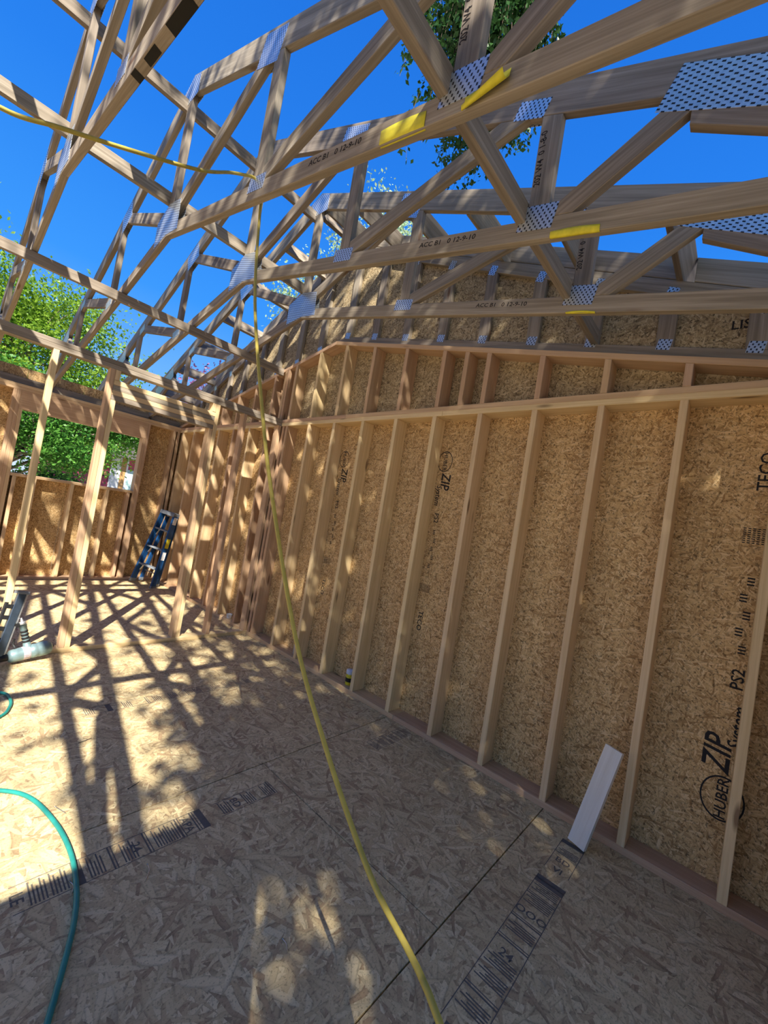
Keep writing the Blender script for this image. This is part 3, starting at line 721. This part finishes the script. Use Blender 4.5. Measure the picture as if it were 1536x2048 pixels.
# ------------------------------------------------------------------ stepladder in the far corner
ld = thing('stepladder', 'blue folded stepladder leaning in the far corner', 'ladder', loc=(-.2, 6.6, 0))
B0 = Vector((-.285, 6.66, .0)); Wv = Vector((-.17, .44, 0)).normalized(); top_c = Vector((-.090, 6.60, 1.15))
Uv = (top_c - B0); Lh = Uv.length; Uv.normalize(); Nv = Wv.cross(Uv).normalized(); Wv = Uv.cross(Nv).normalized()
if Nv.dot(Vector((-1, -1, 0))) < 0: Nv = -Nv
def lp(u, w, n): return B0 + Uv * u + Wv * w + Nv * n
def lbar(name, p, q, w, t, mat, parent=ld, up=None):
    d = (q - p); L = d.length; d.normalize(); y = (up or Nv); y = (y - d * y.dot(d)).normalized()
    return prism(name, [(-L / 2, -w / 2), (L / 2, -w / 2), (L / 2, w / 2), (-L / 2, w / 2)], t, (p + q) / 2, d, y, mat, parent, .003)
hw = lambda u: .215 - .085 * u / Lh
for s in (-1, 1):
    r = lbar('front_rail', lp(.02, s * hw(0), 0), lp(Lh - .06, s * hw(Lh), 0), .085, .030, 'blue')
    lbar('foot', lp(.001, s * hw(0), 0), lp(.05, s * hw(0), 0), .090, .036, 'aludark', r)
    rr = lbar('rear_rail', lp(.06, s * (hw(0) - .045), -.095), lp(Lh - .10, s * (hw(Lh) - .03), -.075), .055, .026, 'blue')
    lbar('foot', lp(.035, s * (hw(0) - .045), -.097), lp(.08, s * (hw(0) - .045), -.096), .060, .032, 'aludark', rr)
for k in range(3):
    u = .29 + k * .285; st = lbar('step', lp(u, -hw(u) + .017, -.005), lp(u, hw(u) - .017, -.005), .085, .024, 'aludark')
    if k < 3:
        for s in (-1, 1): lbar('step_brace', lp(u - .012, s * (hw(u) - .06), -.02), lp(u - .10, s * (hw(u) - .02), -.02), .022, .004, 'alu', st)
for u in (.20, .55, .85): lbar('rear_brace', lp(u, -hw(u) + .06, -.092), lp(u, hw(u) - .06, -.092), .030, .012, 'alu')
lbar('top_cap', lp(Lh - .045, -.145, -.04), lp(Lh - .045, .145, -.04), .180, .055, 'aludark')
s = -1
lbar('caution_label', lp(.62, s * (hw(.62) + .0158), .0), lp(.76, s * (hw(.76) + .0158), .0), .06, .001, 'ylabel')
lbar('maker_label', lp(.44, s * (hw(.44) + .0158), .0), lp(.56, s * (hw(.56) + .0158), .0), .055, .001, 'wlabel')
lbar('maker_label', lp(.98, s * (hw(.98) + .0158), .0), lp(1.09, s * (hw(1.09) + .0158), .0), .06, .001, 'wlabel')

# ------------------------------------------------------------------ framing nailer at the partition
ng = thing('nail_gun', 'grey-green framing nail gun with magazine propped against the partition', 'nail gun', loc=(-1.95, 4.05, 0))
a0 = Vector((-2.02, 4.02, .060)); axb = Vector((.235, .055, .030)).normalized()
lathe('motor_housing', [(.020, -.01), (.040, 0), (.047, .012), (.049, .05), (.049, .13), (.053, .135), (.053, .16), (.050, .165), (.055, .18), (.056, .225), (.048, .25), (.030, .262), (.012, .266)], 'gun', ng, a0, axb, 24)
lathe('label_band', [(.0495, .075), (.0497, .076), (.0497, .118), (.0495, .119)], 'label', ng, a0, axb, 24)
lathe('end_cap_bolt', [(.010, .262), (.012, .264), (.012, .275), (.006, .277)], 'black', ng, a0, axb, 10)
mtop = Vector((-2.00, 4.10, .52)); mbot = Vector((-2.085, 4.015, .055))
def gbar(name, p, q, w, t, mat, up, parent=ng):
    d = q - p; L = d.length; d.normalize(); y = (up - d * up.dot(d)).normalized()
    return prism(name, [(-L / 2, -w / 2), (L / 2, -w / 2), (L / 2, w / 2), (-L / 2, w / 2)], t, (p + q) / 2, d, y, mat, parent, .003)
upv = axb
mg = gbar('magazine', mbot, mtop, .050, .034, 'rail', upv)
dd = (mtop - mbot).normalized(); off = (upv - dd * upv.dot(dd)).normalized()
gbar('magazine_rail', mbot + off * .032 + dd * .02, mtop + off * .032, .014, .024, 'alu', upv, mg)
pbk = mbot - off * .052 + dd * .05
gbar('magazine_guard', pbk - off * .016, pbk - off * .016 + dd * .35, .020, .022, 'black', upv, mg)
for k in range(5): gbar('guard_rib', pbk - off * .020 + dd * (.002 + k * .08), pbk + off * .028 + dd * (.002 + k * .08), .030, .020, 'black', dd, mg)
gbar('magazine_end', mtop - dd * .01, mtop + dd * .012, .085, .042, 'aludark', upv, mg)
lathe('nose', [(.022, 0), (.026, .006), (.022, .05), (.016, .075)], 'black', ng, a0 - axb * .005, -axb, 14)
h0 = a0 + axb * .105 + Vector((0, .01, .045)); h1 = a0 + axb * .055 + Vector((.0, .035, .215))
hd = tube('handle', [h0, h0 + (h1 - h0) * .25, h0 + (h1 - h0) * .6, h1], [.026, .021, .020, .024], 'gun', ng, 14)
for k in range(4):
    c = h0 + (h1 - h0) * (.25 + k * .15); dh = (h1 - h0).normalized()
    lathe('grip_ring', [(.0222, -.008), (.0238, -.006), (.0238, .006), (.0222, .008)], 'black', hd, c, dh, 14)
lathe('air_fitting', [(.020, 0), (.022, .008), (.020, .022), (.009, .024), (.009, .036), (.006, .038), (.006, .052)], 'alu', ng, h1 + (h1 - h0).normalized() * .002, (h1 - h0).normalized(), 14)
tube('trigger', [a0 + axb * .03 + Vector((0, .01, .055)), a0 + axb * .015 + Vector((0, .02, .085)), a0 + axb * .02 + Vector((0, .025, .12))], [.012, .009, .006], 'black', ng, 8)
gbar('handle_bracket', h1 - Vector((.005, 0, .0)), mbot + dd * .24 + off * .02, .030, .024, 'black', Vector((0, 0, 1)))

# ------------------------------------------------------------------ trees
def leaves_mesh(name, P, size, mat, parent, up_bias=.6, aspect=.55, droop=0.0):
    n = len(P)
    nrm = RNG.normal(size=(n, 3)); nrm[:, 2] += up_bias; nrm /= np.linalg.norm(nrm, axis=1)[:, None]
    a = RNG.normal(size=(n, 3)); a[:, 2] -= droop; a -= nrm * np.sum(a * nrm, axis=1)[:, None]; a /= np.linalg.norm(a, axis=1)[:, None] + 1e-9
    b = np.cross(nrm, a); L = size * RNG.uniform(.65, 1.3, n)[:, None]; Wd = L * aspect
    V = np.empty((n, 4, 3)); V[:, 0] = P; V[:, 1] = P + a * L * .45 + b * Wd / 2 + nrm * L * .06; V[:, 2] = P + a * L; V[:, 3] = P + a * L * .45 - b * Wd / 2 + nrm * L * .06
    me = bpy.data.meshes.new(name); me.vertices.add(4 * n); me.vertices.foreach_set('co', V.astype(np.float32).ravel())
    me.loops.add(4 * n); me.loops.foreach_set('vertex_index', np.arange(4 * n, dtype=np.int32))
    me.polygons.add(n); me.polygons.foreach_set('loop_start', np.arange(0, 4 * n, 4, dtype=np.int32)); me.polygons.foreach_set('loop_total', np.full(n, 4, dtype=np.int32))
    me.update(calc_edges=True); me.materials.append(M[mat])
    o = bpy.data.objects.new(name, me); link(o); o.parent = parent; o.matrix_parent_inverse = PINV(parent); o['kind'] = 'stuff'
    return o
def crown_points(center, radii, n_clump, n_leaf, clump_r, shell=.5, power=1.0):
    c = RNG.normal(size=(n_clump, 3)); c /= np.linalg.norm(c, axis=1)[:, None]
    c *= (shell + (1 - shell) * RNG.uniform(0, 1, n_clump) ** power)[:, None]
    C = c * np.array(radii) + np.array(center)
    k = RNG.integers(0, n_clump, n_leaf); sc = RNG.uniform(.6, 1.4, n_clump)[k][:, None]
    return C, C[k] + RNG.normal(size=(n_leaf, 3)) * clump_r * sc * np.array([1, 1, .7])
def tree(name, label, base, centers, leaf, size, cat='tree', trunk_r=.14, nb=26, up=.6, droop=0, bark='bark', group=None):
    root = thing(name, label, cat, group, loc=base)
    allC, allP = [], []
    for c in centers:
        C, P = crown_points(*c); allC.append(C); allP.append(P)
    C = np.vstack(allC); P = np.vstack(allP); mid = np.array([np.mean([c[0][0] for c in centers]), np.mean([c[0][1] for c in centers]), np.mean([c[0][2] for c in centers])])
    b = np.array(base, float); ptop = mid.copy()
    tr = catmull([b, b + (mid - b) * np.array([.2, .2, .35]), b + (mid - b) * np.array([.6, .6, .7]), ptop], 4)
    tube('trunk', tr, list(np.linspace(trunk_r, trunk_r * .35, len(tr))), bark, root, 10)
    dat = []
    for i in RNG.choice(len(C), min(nb, len(C)), replace=False):
        s = tr[int(len(tr) * RNG.uniform(.45, .95))]; e = C[i]; m_ = (s + e) / 2 + RNG.normal(size=3) * .12 * np.linalg.norm(e - s) + np.array([0, 0, .08 * np.linalg.norm(e - s)])
        dat.append(tube_data(catmull([s, m_, e], 3), list(np.linspace(trunk_r * .28, .008, 7)), 5))
    V, Fc = merge(dat); raw('branches', V, Fc, bark, root, True)
    leaves_mesh('foliage', P, size, leaf, root, up, .55, droop)
    return root
G = -.6
# birch that shades the near floor (stands behind the viewpoint)
tree('birch_tree', 'large leafy birch standing behind the viewpoint and dappling the floor', (-2.4, -6.2, G),
     [((-4.55, -3.25, 6.0), (.60, .50, .6), 22, 2600, .20, .1), ((-3.15, -4.40, 7.1), (3.0, 4.0, 1.6), 230, 19500, .38, .25), ((-4.60, -4.45, 5.3), (1.5, 1.25, .9), 80, 6000, .26, .15), ((.9, -4.2, 7.2), (2.4, 3.4, 1.6), 120, 10000, .40, .3), ((-2.0, -1.6, 8.8), (3.4, 3.2, 1.5), 110, 11000, .36, .3), ((-5.0, 1.3, 9.0), (2.6, 1.5, 1.3), 55, 5500, .36, .3)], 'leafC', .14, trunk_r=.2, nb=40, group='trees around the building')
# trees beyond the far wall
tree('leafy_tree', 'tall sunlit yellow-green tree beyond the far wall at the left', (-2.6, 15.8, G),
     [((-3.6, 15.8, 5.0), (2.6, 2.2, 2.9), 150, 30000, .40, .5), ((-.9, 15.5, 4.4), (1.7, 1.8, 2.5), 90, 17000, .34, .5), ((.9, 15.2, 3.5), (1.5, 1.6, 1.7), 60, 9000, .32, .5)], 'leafA', .105, nb=50, group='trees around the building')
tree('leafy_tree', 'dense mid-green tree filling the window opening', (-2.2, 12.4, G),
     [((-2.6, 12.2, 2.55), (1.9, 1.3, 1.35), 90, 17000, .27, .45), ((-.75, 12.4, 2.45), (1.25, 1.2, 1.15), 80, 14000, .23, .45), ((.9, 12.6, 3.0), (1.0, .9, .75), 40, 7500, .20, .45)], 'leafB', .085, group='trees around the building')
for k, (hx, hl) in enumerate(((-3.6, 'left'), (-1.7, 'middle'), (.1, 'right'))):  # shrubs added to stand for the dark shade under the window tree
    tree('shade_shrub', 'added shrub standing for the shade under the window tree, ' + hl + 'most of three' if hl != 'middle' else 'added shrub standing for the shade under the window tree, middle of three', (hx, 17.4, G), [((hx, 17.4, .75), (.72, .7, 1.0), 36, 4500, .20, .4)], 'leafC', .12, 'shrub', .05, 10, group='added shrubs behind the window tree')
tree('plum_tree', 'purple-leaved plum tree between the far truss ends', (4.7, 15.6, G),
     [((4.4, 15.2, 5.2), (1.5, 1.5, 1.45), 46, 4200, .30, .5), ((3.5, 15.0, 4.3), (1.0, 1.0, .8), 20, 1600, .26, .5)], 'leafP', .12, group='trees around the building')
tree('poplar_tree', 'tall pale silvery-green tree rising behind the gable wall', (5.3, 9.4, G),
     [((4.2, 10.2, 7.3), (1.0, 1.2, 1.5), 36, 3000, .26, .5), ((5.4, 8.8, 9.0), (1.6, 1.5, 1.75), 60, 4800, .28, .5)], 'leafD', .10, group='trees around the building')
# weeping birch above the gable: hanging twigs
wbt = thing('weeping_birch', 'shade-darkened green weeping birch hanging over the gable at the top', 'tree', 'trees around the building', loc=(3.2, -4.2, G))
tube('trunk', catmull([(3.2, -4.2, G), (3.3, -4.0, 4.0), (3.1, -2.6, 8.0), (2.6, .6, 10.2), (2.1, 3.2, 10.6), (1.8, 4.0, 10.4)], 5), list(np.linspace(.20, .03, 26)), 'bark', wbt, 10)
o0 = np.array([-2.594, .088, 1.477])
dat = []; LP = []
def strand(top, length, dens=46, sway=.12):
    e = top + np.array([RNG.normal() * sway, RNG.normal() * sway, -length]); m_ = (top + e) / 2 + RNG.normal(size=3) * .06
    L = catmull([top, m_, e], 5); dat.append(tube_data(L, list(np.linspace(.006, .002, len(L))), 4))
    A = np.array(L)
    for _ in range(int(dens * length)):
        u = RNG.uniform(0, len(A) - 1.001); i = int(u); LP.append(A[i] + (A[i + 1] - A[i]) * (u - i) + RNG.normal(size=3) * .045)
for _ in range(260):
    top = np.array([2.15, 3.70, 9.6]) + np.array([RNG.uniform(-1.1, 1.0), RNG.uniform(-.7, .8), RNG.uniform(-.5, .6)])
    strand(top, RNG.uniform(.8, 1.9))
for (x, y, z, l) in ((1.28, 4.02, 8.1, 1.15), (1.20, 4.10, 7.5, 1.00), (1.42, 3.98, 7.6, .75), (1.9, 3.15, 8.3, .8), (2.05, 3.05, 8.5, .9)):
    strand(np.array([x, y, z]), l, 34, .05)
for _ in range(40):
    s = np.array([2.1, 3.2, 10.6]); e = np.array([1.95, 3.80, 9.7]) + RNG.uniform(-1, 1, 3) * np.array([.95, .75, .4])
    dat.append(tube_data(catmull([s, (s + e) / 2 + np.array([0, 0, .15]), e], 3), list(np.linspace(.02, .006, 7)), 5))
V, Fc = merge(dat); raw('branches', V, Fc, 'twig', wbt, True)
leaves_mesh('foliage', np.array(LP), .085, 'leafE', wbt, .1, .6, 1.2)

# ------------------------------------------------------------------ neighbouring house seen through the window
hs_ = thing('neighbour_house', 'pink sided house with white and teal trim seen through the window', 'house', loc=(1.5, 20.2, G))
for k in range(19):
    z = G + k * .16; bx('siding_board', (.6, 20.16 + .0, z), (2.42, 20.19, z + .156), 'x', 'pink', hs_)
bx('house_wall', (.6, 20.2, G), (5.2, 24, 2.5), 'x', 'pink', hs_)
bx('corner_trim', (2.43, 20.10, G), (2.80, 20.19, 2.45), 'z', 'white', hs_); bx('door_trim', (2.81, 20.11, G), (2.99, 20.19, 2.45), 'z', 'tan', hs_)
bx('door_trim', (3.00, 20.12, G), (3.07, 20.19, 2.45), 'z', 'white', hs_)
for k in range(4): bx('garage_panel', (3.08, 20.14, G + .65 * k), (5.1, 20.19, G + .65 * k + .64), 'x', 'teal', hs_)
w_ = bx('window_frame', (2.20, 20.12, 1.55), (2.38, 20.16, 1.78), 'x', 'black', hs_); bx('window_pane', (2.23, 20.11, 1.58), (2.35, 20.125, 1.75), 'x', 'tan', w_)
V = [(.2, 19.6, 2.45), (5.6, 19.6, 2.45), (5.6, 22.1, 3.9), (.2, 22.1, 3.9), (5.6, 24.6, 2.45), (.2, 24.6, 2.45)]
raw('house_roof', V, [(0, 1, 2, 3), (3, 2, 4, 5), (1, 4, 2), (0, 3, 5), (0, 5, 4, 1)], 'roof', hs_)
